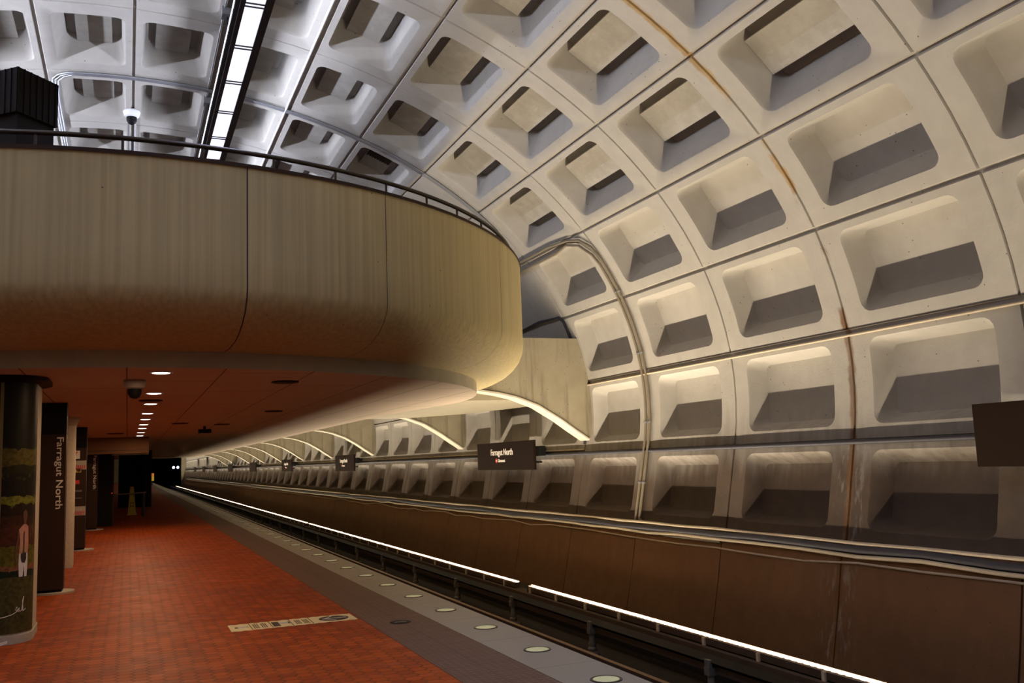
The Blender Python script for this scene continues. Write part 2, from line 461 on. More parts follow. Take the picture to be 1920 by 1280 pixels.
# end walls: behind the photographer, and the far wall with the tunnel mouths
mb = MB()
mb.quad((-9, YN(-16), -3), (9, YN(-16), -3), (9, YN(-16), 8), (-9, YN(-16), 8))
setp(mb.build('wall_back', M['portal']), kind='structure')
mb = MB(); yf = YN(FAR)
for s in (-1, 1):
    mb.box(min(s * 8.1, s * 9), max(s * 8.1, s * 9), yf, yf + 1.2, -3, 2.1)
    mb.box(min(s * 2.7, s * 3.1), max(s * 2.7, s * 3.1), yf, yf + 1.2, -3, 2.1)
mb.box(-2.7, 2.7, yf, yf + 1.2, -3, 2.1); mb.box(-9, 9, yf, yf + 1.2, 2.1, 8)
setp(mb.build('wall_front', M['portal']), kind='structure')
mb = MB()
for s in (-1, 1):
    a, b = sorted((s * 2.9, s * 8.3))
    mb.quad((a, yf + 1.2, -3), (b, yf + 1.2, -3), (b, yf + 70, -3), (a, yf + 70, -3))
    mb.quad((a, yf + 1.2, 2.3), (b, yf + 1.2, 2.3), (b, yf + 70, 2.3), (a, yf + 70, 2.3))
    mb.quad((a, yf + 1.2, -3), (a, yf + 70, -3), (a, yf + 70, 2.3), (a, yf + 1.2, 2.3))
    mb.quad((b, yf + 1.2, -3), (b, yf + 70, -3), (b, yf + 70, 2.3), (b, yf + 1.2, 2.3))
    mb.quad((a, yf + 70, -3), (b, yf + 70, -3), (b, yf + 70, 2.3), (a, yf + 70, 2.3))
setp(mb.build('wall_tunnel', M['tunnel']), kind='structure')

# ------------------------------------------------------------------ platform and trackbed
Yb, Ye = YN(-16) + .02, yf - .5
mb = MB(); mb.box(-2.26, 2.26, Yb, Ye, -1.9, -1.6)
mb.box(-2.95, 2.95, Yb, Ye, -2.96, -1.9, 1)
setp(mb.build('floor', [M['pavers'], M['track']]), kind='structure')
for i, s in enumerate((1, -1)):
    mb = MB(); a, b = sorted((s * 2.262, s * 2.878)); mb.box(a, b, Yb, Ye, -1.9, -1.5985)
    setp(mb.build('trim_%d' % (1 + 2 * i), M['tactile']), kind='structure')
    mb = MB(); a, b = sorted((s * 2.88, s * 3.42)); mb.box(a, b, Yb, Ye, -1.85, -1.6)
    setp(mb.build('trim_%d' % (2 + 2 * i), M['granite']), kind='structure')
mb = MB()
for s in (-1, 1):
    a, b = sorted((s * 2.96, s * 8.6)); mb.box(a, b, Yb, Ye + 60, -3.1, -2.96)
    a, b = sorted((s * 6.90, s * 8.02)); mb.box(a, b, Yb, Ye, -2.955, -2.72)
    a, b = sorted((s * 7.02, s * 7.28)); mb.box(a, b, Yb, Ye, -2.72, -2.56, 1)
setp(mb.build('floor_trackbed', [M['track'], M['curb']]), kind='structure')

def rail_poly(cx, top):
    return [(cx - .036, top), (cx + .036, top), (cx + .036, top - .035), (cx + .01, top - .05), (cx + .01, top - .13), (cx + .07, top - .15), (cx + .07, top - .165),
            (cx - .07, top - .165), (cx - .07, top - .15), (cx - .01, top - .13), (cx - .01, top - .05), (cx - .036, top - .035)]
def rail(cx, label):
    rr = root('running_rail', cx, 0, -2.95, label, 'rail', None)
    mb = MB(); mb.box(cx - .15, cx + .15, Yb, Ye + 50, -2.955, -2.83); mb.build('rail_bed', M['track'], rr)
    mb = MB(); mb.prism_y(rail_poly(cx, -2.665), Yb, Ye + 50); mb.build('rail_profile', M['railside'], rr)
    mb = MB(); mb.box(cx - .034, cx + .034, Yb, Ye + 50, -2.667, -2.66); setp(mb.build('rail_head', M['railsteel'], rr), 'shiny worn running surface')
rail(5.82, 'running rail with shiny worn top, the one beyond the platform edge on the right')
rail(4.385, 'running rail tucked close under the right platform edge')
# power rail, hooded, on insulators
tr = root('power_rail', 6.5, 0, -2.62, 'dark hooded power rail standing on grey insulators between track and wall curb', 'rail')
mb = MB(); mb.box(6.45, 6.55, Yb, Ye + 40, -2.62, -2.54); mb.build('contact_rail', M['railside'], tr)
mb = MB(); mb.prism_y([(6.40, -2.50), (6.64, -2.50), (6.66, -2.62), (6.67, -2.62), (6.65, -2.485), (6.39, -2.485)], Yb, Ye + 40); mb.build('cover_board', M['black'], tr)
ins0 = None
for i in range(16):
    y = 6.5 + 3.05 * i
    lab = ('grey insulator of the power rail, %s one from the near end' % ordn(i + 1))
    if ins0 is None:
        ins0 = root('rail_insulator', 6.42, y, -2.96, lab, 'insulator', 'insulators under the power rail')
        mb = MB(); mb.lathe((6.42, y, -2.96), [(.11, 0), (.11, .04), (.06, .07), (.07, .11), (.05, .14), (.06, .18), (.045, .22), (.04, .32)], 14); mb.build('insulator_body', M['porcelain'], ins0, 40)
        mb = MB(); mb.box(6.36, 6.47, y - .05, y + .05, -2.64, -2.55); mb.box(6.37, 6.41, y - .05, y + .05, -2.56, -2.46); mb.build('rail_clamp', M['porcelain'], ins0)
    else:
        c = copy_tree(ins0); c.location.y = y; c['label'] = lab

# ------------------------------------------------------------------ lamp troughs along the wall foot
def trough(s, y0, y1, wpm, label, vis=True):
    x = s * 7.16
    t = root('lamp_trough', x, (y0 + y1) / 2, -2.56, label, 'light', 'track side lamp troughs')
    def bx(mb, a, b, *r): mb.box(min(x + s * a, x + s * b), max(x + s * a, x + s * b), *r)
    mb = MB()
    bx(mb, -.052, -.045, y0, y1, -2.56, -2.462); bx(mb, -.045, -.030, y0, y1, -2.47, -2.462); bx(mb, -.036, -.030, y0, y1, -2.462, -2.447); bx(mb, .045, .052, y0, y1, -2.56, -2.428); bx(mb, -.052, .052, y0, y1, -2.56, -2.545)
    bx(mb, -.045, .045, y0, y0 + .01, -2.545, -2.45); bx(mb, -.045, .045, y1 - .01, y1, -2.545, -2.45)
    mb.build('housing', M['curb'], t)
    mb = MB(); bx(mb, -.025, .025, y0 + .02, y1 - .02, -2.53, -2.497); mb.build('lens', M['trough_lens'], t)
    if vis:
        ya, yb = max(y0 + .05, 6.0), min(y1 - .05, 34.0)
        if ya < yb:
            comb = [(ya, -2.468)]; y = ya
            while y + .11 < yb:
                comb += [(y, -2.440), (y + .035, -2.440), (y + .035, -2.452), (y + .11, -2.452)]; y += .11
            comb += [(y, -2.468)]
            mb = MB(); a_, b_ = sorted((x - s * .041, x - s * .037))
            mb.ring([[(a_, p, q) for p, q in comb], [(b_, p, q) for p, q in comb]]); mb.build('louvre', M['tan'], t)
        k = 0; y = y0 + .5 if y0 > 0 else 6.5
        while y < y1 and k < 30 and y < 60:
            b = MB(); bx(b, -.08, -.052, y, y + .05, -2.58, -2.458); b.build('mounting_clip', M['tan'], t); y += 1.15; k += 1
    segs = [(y0 + .03, y1 - .03, wpm)] if vis != 'graded' else [(y0 + .03, 10.6, wpm * .85), (10.65, 13.4, wpm * 1.6), (13.45, y1 - .03, wpm * 2.3)]
    for a, b, w in segs:
        area('tube', (x, (a + b) / 2, -2.49), .04, b - a, w * (b - a), TROUGH_COL, t, (0, 0, 1))
RUNS = [(-9.5, 6.6), (6.7, 16.6), (17.2, 40.2), (40.5, 63.0), (63.4, 91.0), (91.4, 124.0), (124.4, 158.0)]
RL = ['dim lamp trough along the right wall foot below the lower right picture corner', 'brightest glowing lamp trough along the right wall foot, running up to the first bracket', 'glowing lamp trough along the right wall foot, starting under the first bracket',
      'fourth glowing lamp trough from the near end of the right wall', 'fifth glowing lamp trough from the near end of the right wall',
      'sixth glowing lamp trough from the near end of the right wall', 'farthest glowing lamp trough of the right wall, ending at the tunnel mouth']
for i, (a, b) in enumerate(RUNS): trough(1, a, b, (TROUGH_NEAR, TROUGH_W)[i] if i < 2 else TROUGH_DEEP, RL[i], 'graded' if i == 1 else True)
trough(-1, -9.5, 16.6, TROUGH_NEAR * .85, 'lamp trough at the foot of the left wall behind the platform', False)
trough(-1, 17.2, 40.2, TROUGH_DEEP * .4, 'lamp trough at the foot of the left wall under the mezzanine', False)

# ------------------------------------------------------------------ mezzanine
def ell(A, B, n=40):
    out = []
    for i in range(n + 1):
        a = math.pi * i / n
        out.append((A * math.cos(a), 15.5 - B * math.sin(a)))
    return out     # right (+X) round the front to left
YM = 76.0
mezz = root('mezzanine', 0, 15.5, 1.0); setp(mezz, kind='structure')
mezz['label'] = 'round ended concrete mezzanine with smooth curved parapet over the platform'
NE = 64
rings = []
def offs(t): return 6.0 - .65 * t, 7.1 - 1.1 * t
for t, z in ((.33, 2.77), (0, 2.77), (0, 2.6), (0, 2.2), (0, 1.9), (0, 1.62), (.02, 1.53), (.08, 1.43), (.18, 1.34), (.32, 1.26), (.5, 1.20), (.75, 1.17), (1.0, 1.165)):
    A, B = offs(t)
    e = ell(A, B, NE)
    rings.append([(A, YM, z)] + [(x, y, z) for x, y in e] + [(-A, YM, z)])
mb = MB(); mb.ring(rings, False)
A, B = offs(.33); e = [(A, YM)] + ell(A, B, NE) + [(-A, YM)]
mb.ring([[(x, y, 1.6) for x, y in e], [(x, y, 2.77) for x, y in e]], False)
mb.build('parapet', M['parapet'], mezz, 40)
# the cast joints of the parapet (open slits between the precast shells)
for k, a in enumerate((.985, 2.43, 4.33, 5.62, -1.9, -3.6)):
    A, B = 6.0, 7.1
    th = math.acos(a / A)
    mb = MB()
    pts = []
    for t, z in ((0, 2.76), (0, 2.2), (0, 1.62), (.02, 1.53), (.08, 1.43), (.18, 1.34), (.32, 1.26), (.5, 1.20), (.75, 1.168), (.98, 1.163)):
        A, B = offs(t); pts.append((A * math.cos(th), 15.5 - B * math.sin(th), z))
    tx, ty = -6.0 * math.sin(th), -7.1 * math.cos(th); l = math.hypot(tx, ty); tx /= l; ty /= l
    nx, ny = -ty, tx
    if nx * math.cos(th) < 0 and abs(math.cos(th)) > .01 or ny > 0: nx, ny = -nx, -ny
    w = .006 if k == 0 else .0035
    mb.ring([[(p[0] - tx * w + nx * .002, p[1] - ty * w + ny * .002, p[2] - .002) for p in pts], [(p[0] + tx * w + nx * .002, p[1] + ty * w + ny * .002, p[2] - .002) for p in pts]], False)
    mb.build('parapet_joint', M['ink'], mezz)
A, B = offs(-.012); A2, B2 = offs(.345)
e1 = [(A, YM)] + ell(A, B, NE) + [(-A, YM)]; e2 = [(A2, YM)] + ell(A2, B2, NE) + [(-A2, YM)]
mb = MB(); mb.ring([[(x, y, 2.755) for x, y in e1], [(x, y, 2.79) for x, y in e1], [(x, y, 2.79) for x, y in e2], [(x, y, 2.755) for x, y in e2]], False)
setp(mb.build('parapet_cap', M['bronze'], mezz), 'dark metal cap strip')
# soffit
A, B = 5.35, 6.0
e = [(5.0, YM), (5.0, 21.0), (5.05, 19.0), (5.2, 17.0)] + ell(A, B, NE) + [(-5.2, 17.0), (-5.05, 19.0), (-5.0, 21.0), (-5.0, YM)]
hole_far = 29.0
mb = MB()
mb.ring([[(x, y, 1.17) for x, y in e], [(x, y, 1.0) for x, y in e]], False)
setp(mb.build('soffit_rim', M['lip'], mezz, 40), 'smooth pale concrete rim')
mb = MB(); mb.add([(x, y, 1.0) for x, y in e], [tuple(range(len(e)))])
mb.build('soffit', M['soffit'], mezz)
mb = MB()
fl = [(4.6, 17.1), (8.42, 17.1), (8.47, 19.6), (8.3, 20.5), (7.93, 22.2), (6.9, 23.8), (5.8, 23.95), (4.6, 23.95)]
mb.prism(fl, 1.16, 1.36)
mb.box(5.9, 8.40, 17.12, 23.9, 1.36, 1.6)
mb.build('landing_slab', simple('landing_concrete', (.23, .20, .14), .75, 0, .2, 3, .2), mezz)
mb = MB()
e3 = [(5.3, YM)] + ell(5.3, 5.95, NE) + [(-5.3, YM)]
mb.add([(x, y, 1.6) for x, y in e3], [tuple(range(len(e3)))])
mb.build('upper_floor', M['tactile'], mezz)
mb = MB()
for s in (-1, 1):
    mb.ring([[(s * 5.0, 21, 1.17), (s * 5.0, YM, 1.17)], [(s * 5.6, 21, 1.2), (s * 5.6, YM, 1.2)], [(s * 6.0, 21, 1.6), (s * 6.0, YM, 1.6)]], False)
mb.build('slab_underside', M['lip'], mezz)
mb = MB(); mb.box(-5.0, .56, 28.5, 28.8, .54, 1.0); mb.box(-5.0, .57, 28.48, 28.5, .62, .635, 1); mb.build('ceiling_drop', [simple('drop_panel', (.13, .06, .03), .7, 0, .1, 3, .1), M['ink']], mezz)

# brackets from slab to wall
ARC = [(5.0, 1.42), (5.6, 1.41), (6.2, 1.36), (6.75, 1.28), (7.1, 1.2), (7.56, 1.03), (8.02, .76), (8.37, .52), (8.66, .33)]
def wall_x(z):
    return AX * math.sqrt(max(0, 1 - ((z - ZC) / BZ) ** 2))
def bracket(s, y, label):
    b = root('mezzanine_bracket', s * 8.6, y, .33, label, 'bracket', 'concrete brackets under the mezzanine edge')
    poly = ARC + [(wall_x(z) - .0, z) for z in (.36, .8, 1.3, 1.8, 2.38)] + [(6.02, 2.38), (6.02, 1.62), (5.7, 1.5), (5.0, 1.5)]
    mb = MB(); mb.prism_y([(s * x, z) for x, z in poly], y - .13, y + .23); mb.build('web', M['fin'], b)
    low = [(x, z - .035) for x, z in ARC]
    mb = MB()
    mb.prism_y([(s * x, z) for x, z in ARC[:-1] + [(8.655, .335)] + list(reversed(low))], y - .16, y + .26)
    setp(mb.build('flange', M['flange'], b, 40), 'smooth curved underside catching the light')
BR = [4, 7, 11, 14, 17, 20, 23, 26, 30, 33]
for i, n_ in enumerate(BR):
    lab = ['concrete bracket nearest the photographer, with tall stained web above its lit curve', 'second concrete bracket from the near end, curving to the wall'][i] if i < 2 else '%s concrete bracket from the near end along the right wall' % ordn(i + 1)
    bracket(1, YN(n_) - .12, lab)

# mezzanine railing: posts set along the parapet cap
rl = root('mezzanine_railing', 0, 8.5, 2.79, 'thin dark metal handrail on short posts along the curved mezzanine parapet', 'railing')
A, B = offs(.16)
pts = [(A, 30, 2.96)] + [(x, y, 2.96) for x, y in ell(A, B, 90)] + [(-A, 30, 2.96)]
mb = MB(); mb.tube(pts, .024, 8); mb.build('rail_tube', M['railing'], rl, 60)
for x in [-3.3, -2.65, -2.0, -1.4, -.78, -.08, .6, 1.26, 1.9, 2.5, 3.06, 3.56, 4.05, 4.48, 4.85, 5.15, 5.4, 5.58]:
    y = 15.5 - B * math.sqrt(1 - (x / A) ** 2)
    mb = MB(); mb.tube([(x, y, 2.785), (x, y, 2.95)], .013, 6); mb.build('post', M['railing'], rl, 60)

# ribbed canopy kiosk on the mezzanine
kx, ky = -1.29, 12.0
a1 = Vector((.41, .46)).normalized(); a2 = Vector((-a1.y, a1.x))
kk = root('canopy_kiosk', kx, ky, 1.6, 'dark kiosk with a deep ribbed metal canopy behind the mezzanine railing', 'kiosk')
def kp(a, b): return (kx + a1.x * a + a2.x * b, ky + a1.y * a + a2.y * b)
mb = MB(); poly = [kp(0, 0), kp(.62, 0), kp(.62, 1.5), kp(0, 1.5)]
mb.prism(poly, 4.36, 4.92)
for side in (0, 1):
    L = .62 if side == 0 else 1.5
    q = 0.0
    while q < L:
        a = [kp(q, -.012), kp(q + .012, -.012), kp(q + .012, 0), kp(q, 0)] if side == 0 else [kp(-.012, q), kp(0, q), kp(0, q + .012), kp(-.012, q + .012)]
        mb.prism(a, 4.36, 4.92); q += .095
mb.build('ribbed_canopy', M['bronze_dark'], kk)
mb = MB(); mb.prism([kp(.04, .04), kp(.6, .04), kp(.6, 1.46), kp(.04, 1.46)], 1.61, 4.36); mb.build('kiosk_wall', M['bronze_dark'], kk)
mb = MB(); mb.prism([kp(.03, .025), kp(.055, .025), kp(.055, .04), kp(.03, .04)], 1.61, 4.36); mb.build('corner_trim', M['black'], kk)

# ------------------------------------------------------------------ pendant lamp under the crown
def pendant(x, y0, y1, label, hang=1, down=PENDANT_DOWN, upw=PENDANT_UP):
    z = 6.15
    p = root('pendant_lamp', x, (y0 + y1) / 2, z, label, 'lamp')
    mb = MB()
    mb.box(x - .19, x - .17, y0, y1, z - .02, z + .30); mb.box(x + .17, x + .19, y0, y1, z - .02, z + .30)
    mb.box(x - .17, x - .125, y0, y1, z - .02, z + .01); mb.box(x + .125, x + .17, y0, y1, z - .02, z + .01)
    mb.box(x - .17, x + .17, y0, y0 + .02, z - .02, z + .30); mb.box(x - .17, x + .17, y1 - .02, y1, z - .02, z + .30); mb.box(x - .17, x + .17, y0 + .02, y1 - .02, z + .27, z + .30)
    mb.build('housing', M['blackmetal'], p)
    mb = MB(); mb.box(x - .125, x + .125, y0 + .02, y1 - .02, z + .004, z + .02); mb.build('diffuser', M['pendant_lens'], p)
    y = y0 + .66
    while y < y1 and hang:
        if y < 8: y += 1.33; continue
        b = MB(); b.box(x - .125, x + .125, y - .06, y - .035, z - .018, z - .004); b.box(x - .125, x + .125, y + .035, y + .06, z - .018, z - .004); b.build('divider', M['bronze_dark'], p); y += 1.33
    nseg = max(1, int((y1 - y0) / 8))
    area('tubes_down', (x, (y0 + y1) / 2, z + .0), .24, y1 - y0 - .1, down * (y1 - y0), PENDANT_COL_DOWN, p, (0, 0, -1), 125)
    for q in (-1, 1):
        area('tubes_side', (x + q * .208, (y0 + y1) / 2, z + .08), .06, y1 - y0 - .1, upw * (y1 - y0), PENDANT_COL, p, (q * .96, 0, .27), 175)
    b = MB()
    for q in (-1, 1):
        a_, b_ = sorted((x + q * .19, x + q * .222)); b.box(a_, b_, y0 + .02, y1 - .02, z + .02, z + .035)
        a_, b_ = sorted((x + q * .222, x + q * .245)); b.box(a_, b_, y0 + .02, y1 - .02, z + .025, z + .085)
        a_, b_ = sorted((x + q * .19, x + q * .252)); b.box(a_, b_, y0 + .02, y1 - .02, z + .135, z + .145)
    b.build('added_side_baffle', M['blackmetal'], p)  # added trays and hoods that block the side light low down and overhead
    if hang:
        for yy in (10.2, 13.85, 17.5, 21.1):
            b = MB(); zt = prof(8.05)[1]
            b.box(x - .26, x - .08, yy - .10, yy + .10, zt - .12, zt + .02); b.build('hanger_bracket', M['steel'], p)
            b = MB(); b.tube([(x - .18, yy, zt - .1), (x - .18, yy, z + .3)], .018, 6); b.build('hanger_rod', M['blackmetal'], p)
    return p
pendant(1.49, -33.0, 1.9, 'added bluish fill lamp run hung under the crown behind the photographer', 0, FILL_BEHIND)  # unseen run added to give bluish fill light from behind
pendant(1.49, 2.0, 33.3, 'long black pendant lamp with white glowing diffusers hung under the vault crown')
pendant(-2.8, 3.3, 33.3, 'long pendant lamp on the left side of the vault', 0, PENDANT_DOWN, PENDANT_UP * 1.8)

# ------------------------------------------------------------------ acoustic boards hung in the upper coffers
def board(n_, r, mirror, label):
    b = MB(); front, back = [], []
    ks = [.385, .46, .54, .62, .70, .765]
    sg = -1 if mirror else 1
    def row(u, d): return [(lambda p: (sg * p[0], p[1], p[2]))(S(n_ + u, r + k, d)) for k in ks]
    a, bb, c, d = row(.20, .345), row(.815, .345), row(.815, .385), row(.20, .385)
    m = len(ks); vs = a + bb + c + d; fs = []
    for i in range(m - 1):
        for (p, q) in ((0, 1), (1, 2), (2, 3), (3, 0)):
            fs.append((p * m + i, q * m + i, q * m + i + 1, p * m + i + 1))
    fs += [(0, m, 2 * m, 3 * m), (m - 1, 4 * m - 1, 3 * m - 1, 2 * m - 1)]
    b.add(vs, fs)
    o = b.build('acoustic_board', M['acoustic'])
    setp(o, label, 'acoustic panel', 'acoustic boards hung in the vault coffers')
for n_ in range(-1, 6):
    for r in range(3, 9):
        if n_ >= 4 and r in (3, 4): continue
        bay = ['nearest', 'second nearest', 'third nearest', 'fourth nearest', 'fifth nearest', 'sixth nearest', 'farthest'][n_ + 1]
        where = ['lowest boarded row', 'second boarded row up', 'third boarded row up', 'fourth boarded row up', 'row right of the pendant lamp', 'row just left of the pendant lamp'][r - 3]
        if (n_, r) in ((-1, 7), (-1, 8), (-1, 6), (-1, 5), (0, 8), (0, 7)): continue
        board(n_, r, False, 'pale acoustic board in the %s, %s bay' % (where, bay))
for n_ in range(2, 6):
    for r in (8, 7):
        board(n_, r, True, 'pale acoustic board left of the crown seam, %s row over, %s of four bays' % ('first' if r == 8 else 'second', ordn(n_ - 1)))

# ------------------------------------------------------------------ conduits and cables on the vault
def line_k(n_, k0, k1, d, du=0.0, st=.1):
    m = max(2, int(abs(k1 - k0) / st) + 1)
    return [S(n_ + du, k0 + (k1 - k0) * i / (m - 1), d) for i in range(m)]
def fillet(pts, r=.25, n=6):
    out = [Vector(pts[0])]
    for i in range(1, len(pts) - 1):
        a, b, c = Vector(pts[i - 1]), Vector(pts[i]), Vector(pts[i + 1])
        q = min(r, (a - b).length * .45, (c - b).length * .45)
        p0 = b + (a - b).normalized() * q; p1 = b + (c - b).normalized() * q
        for j in range(n + 1):
            t = j / n; out.append(p0 * (1 - t) ** 2 + b * 2 * t * (1 - t) + p1 * t * t)
    out.append(Vector(pts[-1])); return out
def conduit(name, pts, r, m, label, cat='conduit', group=None, n=7):
    mb = MB(); mb.tube(pts, r, n); o = mb.build(name, M[m], None, 60)
    return setp(o, label, cat, group)
# pair rising from the ledge beside the third joint, bending left along the seam to the mezzanine
for i, (du, kk_, dd) in enumerate(((-.015, 3.03, -.05), (.035, 2.90, -.05))):
    rise = line_k(3, -.93 - .06 * i, 2.62 - .1 * i, dd, du)
    bend = [S(3 + du + .02, 2.78 - .1 * i, dd), S(3 + du + .1, 2.92 - .06 * i, dd), S(3.25 + du, 2.99 - .05 * i, dd), S(3.5, kk_, dd), S(4.5, kk_, dd)]
    foot = [S(2.0, -1.02 - .09 * i, -.08), S(2.55, -1.02 - .09 * i, -.08), S(2.85 - .02 * i, -1.0 - .07 * i, -.07), S(2.95 + du, -.97 - .05 * i, -.055)]
    pc = conduit('conduit', [Vector(p) for p in foot] + rise + bend, .026, 'pipe', ['brown conduit rising beside the third joint, the outer of the pair', 'brown conduit rising beside the third joint, the inner of the pair'][i], 'conduit', 'conduit pair up the third joint')
    for k in (-.45, .35, 1.25, 2.1):
        b = MB(); b.tube([S(3 + du, k - .012, dd), S(3 + du, k + .012, dd)], .038, 8); b.build('clamp', M['steel'], pc)
for i in range(2):
    pts = line_k(4, .12, 1.95, -.03, -.02 + .018 * i) + [S(4.03 + .02 * i, 2.04, -.03), S(4.4, 2.06 + .02 * i, -.03), S(5, 2.02, -.03)]
    conduit('cable', pts, .018, 'darkcable', ['dark cable running up the vault beside the first bracket web, nearer one', 'dark cable running up the vault beside the first bracket web, farther one'][i], 'cable', 'cables beside the first bracket')
mb = MB()
# cables lying along the ledge
def ledge_line(off_x, off_z, amp, seed, y0=-8, y1=150):
    rnd = random.Random(seed); pts = []; y = y0
    while y < y1:
        pts.append((8.36 - off_x + rnd.uniform(-1, 1) * amp * .4, y, -1.22 + off_z + rnd.uniform(-1, 1) * amp)); y += 1.0 if y < 40 else 4
    return pts
conduit('ledge_conduit', ledge_line(.04, .02, .012, 1), .028, 'tan', 'tan conduit lying highest on the ledge along the foot of the coffers')
conduit('ledge_conduit', ledge_line(.09, -.13, .02, 2), .026, 'tan', 'tan conduit hanging just under the ledge along the right wall')
conduit('ledge_conduit', ledge_line(.075, -.25, .035, 3), .016, 'tan', 'thin wavy tan cable lowest below the ledge on the right wall', 'cable')
conduit('ledge_cable', ledge_line(.06, -.055, .02, 4), .05, 'darkcable', 'thick dark cable bundle lying between the tan conduits on the ledge', 'cable')
conduit('seam_conduit', [S(n_, .965, -.035) for n_ in [-3 + .5 * i for i in range(15)]], .018, 'tan', 'tan conduit following the seam above the second coffer row', 'conduit')
conduit('seam_pipe', [S(n_, -.01, -.03) for n_ in [-3 + 1 * i for i in range(63)]], .035, 'darkcable', 'dark blue pipe along the seam at the height of the wall signs', 'pipe')
conduit('seam_conduit', [S(n_, .045, -.02) for n_ in [4 + 1 * i for i in range(56)]], .018, 'tan', 'thin pale conduit above the dark pipe behind the far wall signs', 'conduit')
# metal conduits along the fourth joint over the crown
for i in range(3):
    pts = [S(7, 9.97 + .03 * i, -.03), S(5, 9.97 + .03 * i, -.03)]
    pts = [S(7.5 - .5 * q, 9.955 - .03 * i, -.03) for q in range(7)] + [S(4.12 + .02 * i, 9.93 - .03 * i, -.03), S(4.05 + .02 * i, 9.86 - .03 * i, -.03)] + line_k(4, 9.75 - .03 * i, 3.6, -.03, .015 + .018 * i)
    conduit('crown_conduit', pts, .017, 'steel', ['bright conduit over the crown beside the fourth joint, nearest of three', 'bright conduit over the crown beside the fourth joint, middle of three', 'bright conduit over the crown beside the fourth joint, farthest of three'][i], 'conduit', 'conduits over the crown')
conduit('crown_conduit', [S(-2 + .5 * q, 7.05, -.025) for q in range(22)], .022, 'white_plastic', 'white pipe beside the seam right of the pendant lamp', 'conduit')
for i, k in enumerate((8.02, 8.10)):
    conduit('support_channel', [S(-2 + .5 * q, k, -.02) for q in range(20)], .012, 'steel', ['thin metal channel on the vault above the pendant lamp, right one', 'thin metal channel on the vault above the pendant lamp, left one'][i], 'channel', 'channels above the pendant lamp')
for i, k in enumerate((8.97, 9.03)):
    conduit('camera_conduit', [S(4.72 + .5 * q, k, -.02) for q in range(6)], .010, 'steel', ['thin conduit behind the vault camera, right one', 'thin conduit behind the vault camera, left one'][i], 'conduit', 'conduits behind the vault camera')

# ------------------------------------------------------------------ cameras, vents, downlights
def dome_camera(x, y, z, s, label, body):
    c = root('security_camera', x, y, z, label, 'camera')
    mb = MB(); mb.lathe((x, y, z), [(.11 * s, 0), (.12 * s, -.02 * s), (.10 * s, -.085 * s), (.075 * s, -.10 * s)], 20); mb.build('camera_mount', body, c, 40)
    mb = MB(); mb.lathe((x, y, z), [(.072 * s, -.10 * s), (.07 * s, -.15 * s), (.05 * s, -.19 * s), (.02 * s, -.205 * s)], 20); mb.build('dome', M['black'], c, 60)
dome_camera(.06, 10.8, 1.0, 1.0, 'grey dome security camera under the red lit mezzanine ceiling', simple('camera_grey', (.30, .27, .25), .5))
dome_camera(-.02, 18.75, 7.04, 1.35, 'white dome security camera hung at the crown of the vault', M['white_plastic'])
mb = MB(); c2 = root('security_camera', 1.64, 22.5, 1.0, 'small dark bracket camera far along the mezzanine ceiling', 'camera')
mb.tube([(1.64, 22.5, 1.0), (1.64, 22.5, .92)], .03, 8); mb.build('camera_stem', M['black'], c2)
mb = MB(); mb.box(1.50, 1.78, 22.35, 22.55, .84, .93); mb.build('camera_body', M['black'], c2)
for i, (x, y, r) in enumerate(((1.71, 11.04, .16), (.29, 13.9, .16), (2.41, 16.87, .16), (1.02, 20.78, .17), (1.95, 21.6, .17), (-.3, 25.5, .2))):
    lab = ['round dark ceiling vent nearest, right of the lamp row', 'round dark ceiling vent in line with the small ceiling lamps', 'second round dark ceiling vent on the right, farther than the nearest',
           'small far round vent to the right of the lamp row', 'small far round vent beside the bracket camera', 'faint round vent left of the lamp row near the pylons'][i]
    v = root('ceiling_vent', x, y, 1.0, lab, 'vent', 'round vents in the mezzanine ceiling')
    mb = MB(); mb.lathe((x, y, 1.0), [(r, 0), (r, -.012), (r * .85, -.018), (r * .6, -.006)], 24); mb.build('vent_ring', M['black'], v, 40)
    mb = MB(); mb.lathe((x, y, .995), [(r * .6, 0), (r * .5, -.012), (.02, -.016)], 24); mb.build('vent_core', M['ink'], v, 40)
dl0 = None
for i, y in enumerate((9.92, 12.57, 14.55, 16.94, 18.82, 20.93, 22.7, 25.13, 27.32)):
    lab = 'small bright ceiling downlight, %s from the near end of its row' % ordn(i + 1)
    if dl0 is None:
        dl0 = root('downlight', .30, y, 1.0, lab, 'lamp', 'row of downlights under the mezzanine')
        mb = MB(); mb.lathe((.30, y, 1.0), [(.115, 0), (.115, -.012), (.088, -.012), (.085, -.002)], 24); mb.build('trim_ring', M['white_plastic'], dl0, 40)
        mb = MB(); mb.lathe((.30, y, .997), [(.086, 0), (.084, -.012), (.05, -.016)], 24); mb.build('lens', M['down_lens'], dl0, 40)
        l = D.lights.new('bulb', 'AREA'); l.shape = 'DISK'; l.size = .15; l.energy = DOWN_W; l.color = DOWN_COL
        lo = D.objects.new('bulb', l); COL.objects.link(lo); lo.parent = dl0; lo.location = (0, 0, -.02)
    else:
        c = copy_tree(dl0); c.location.y = y; c['label'] = lab

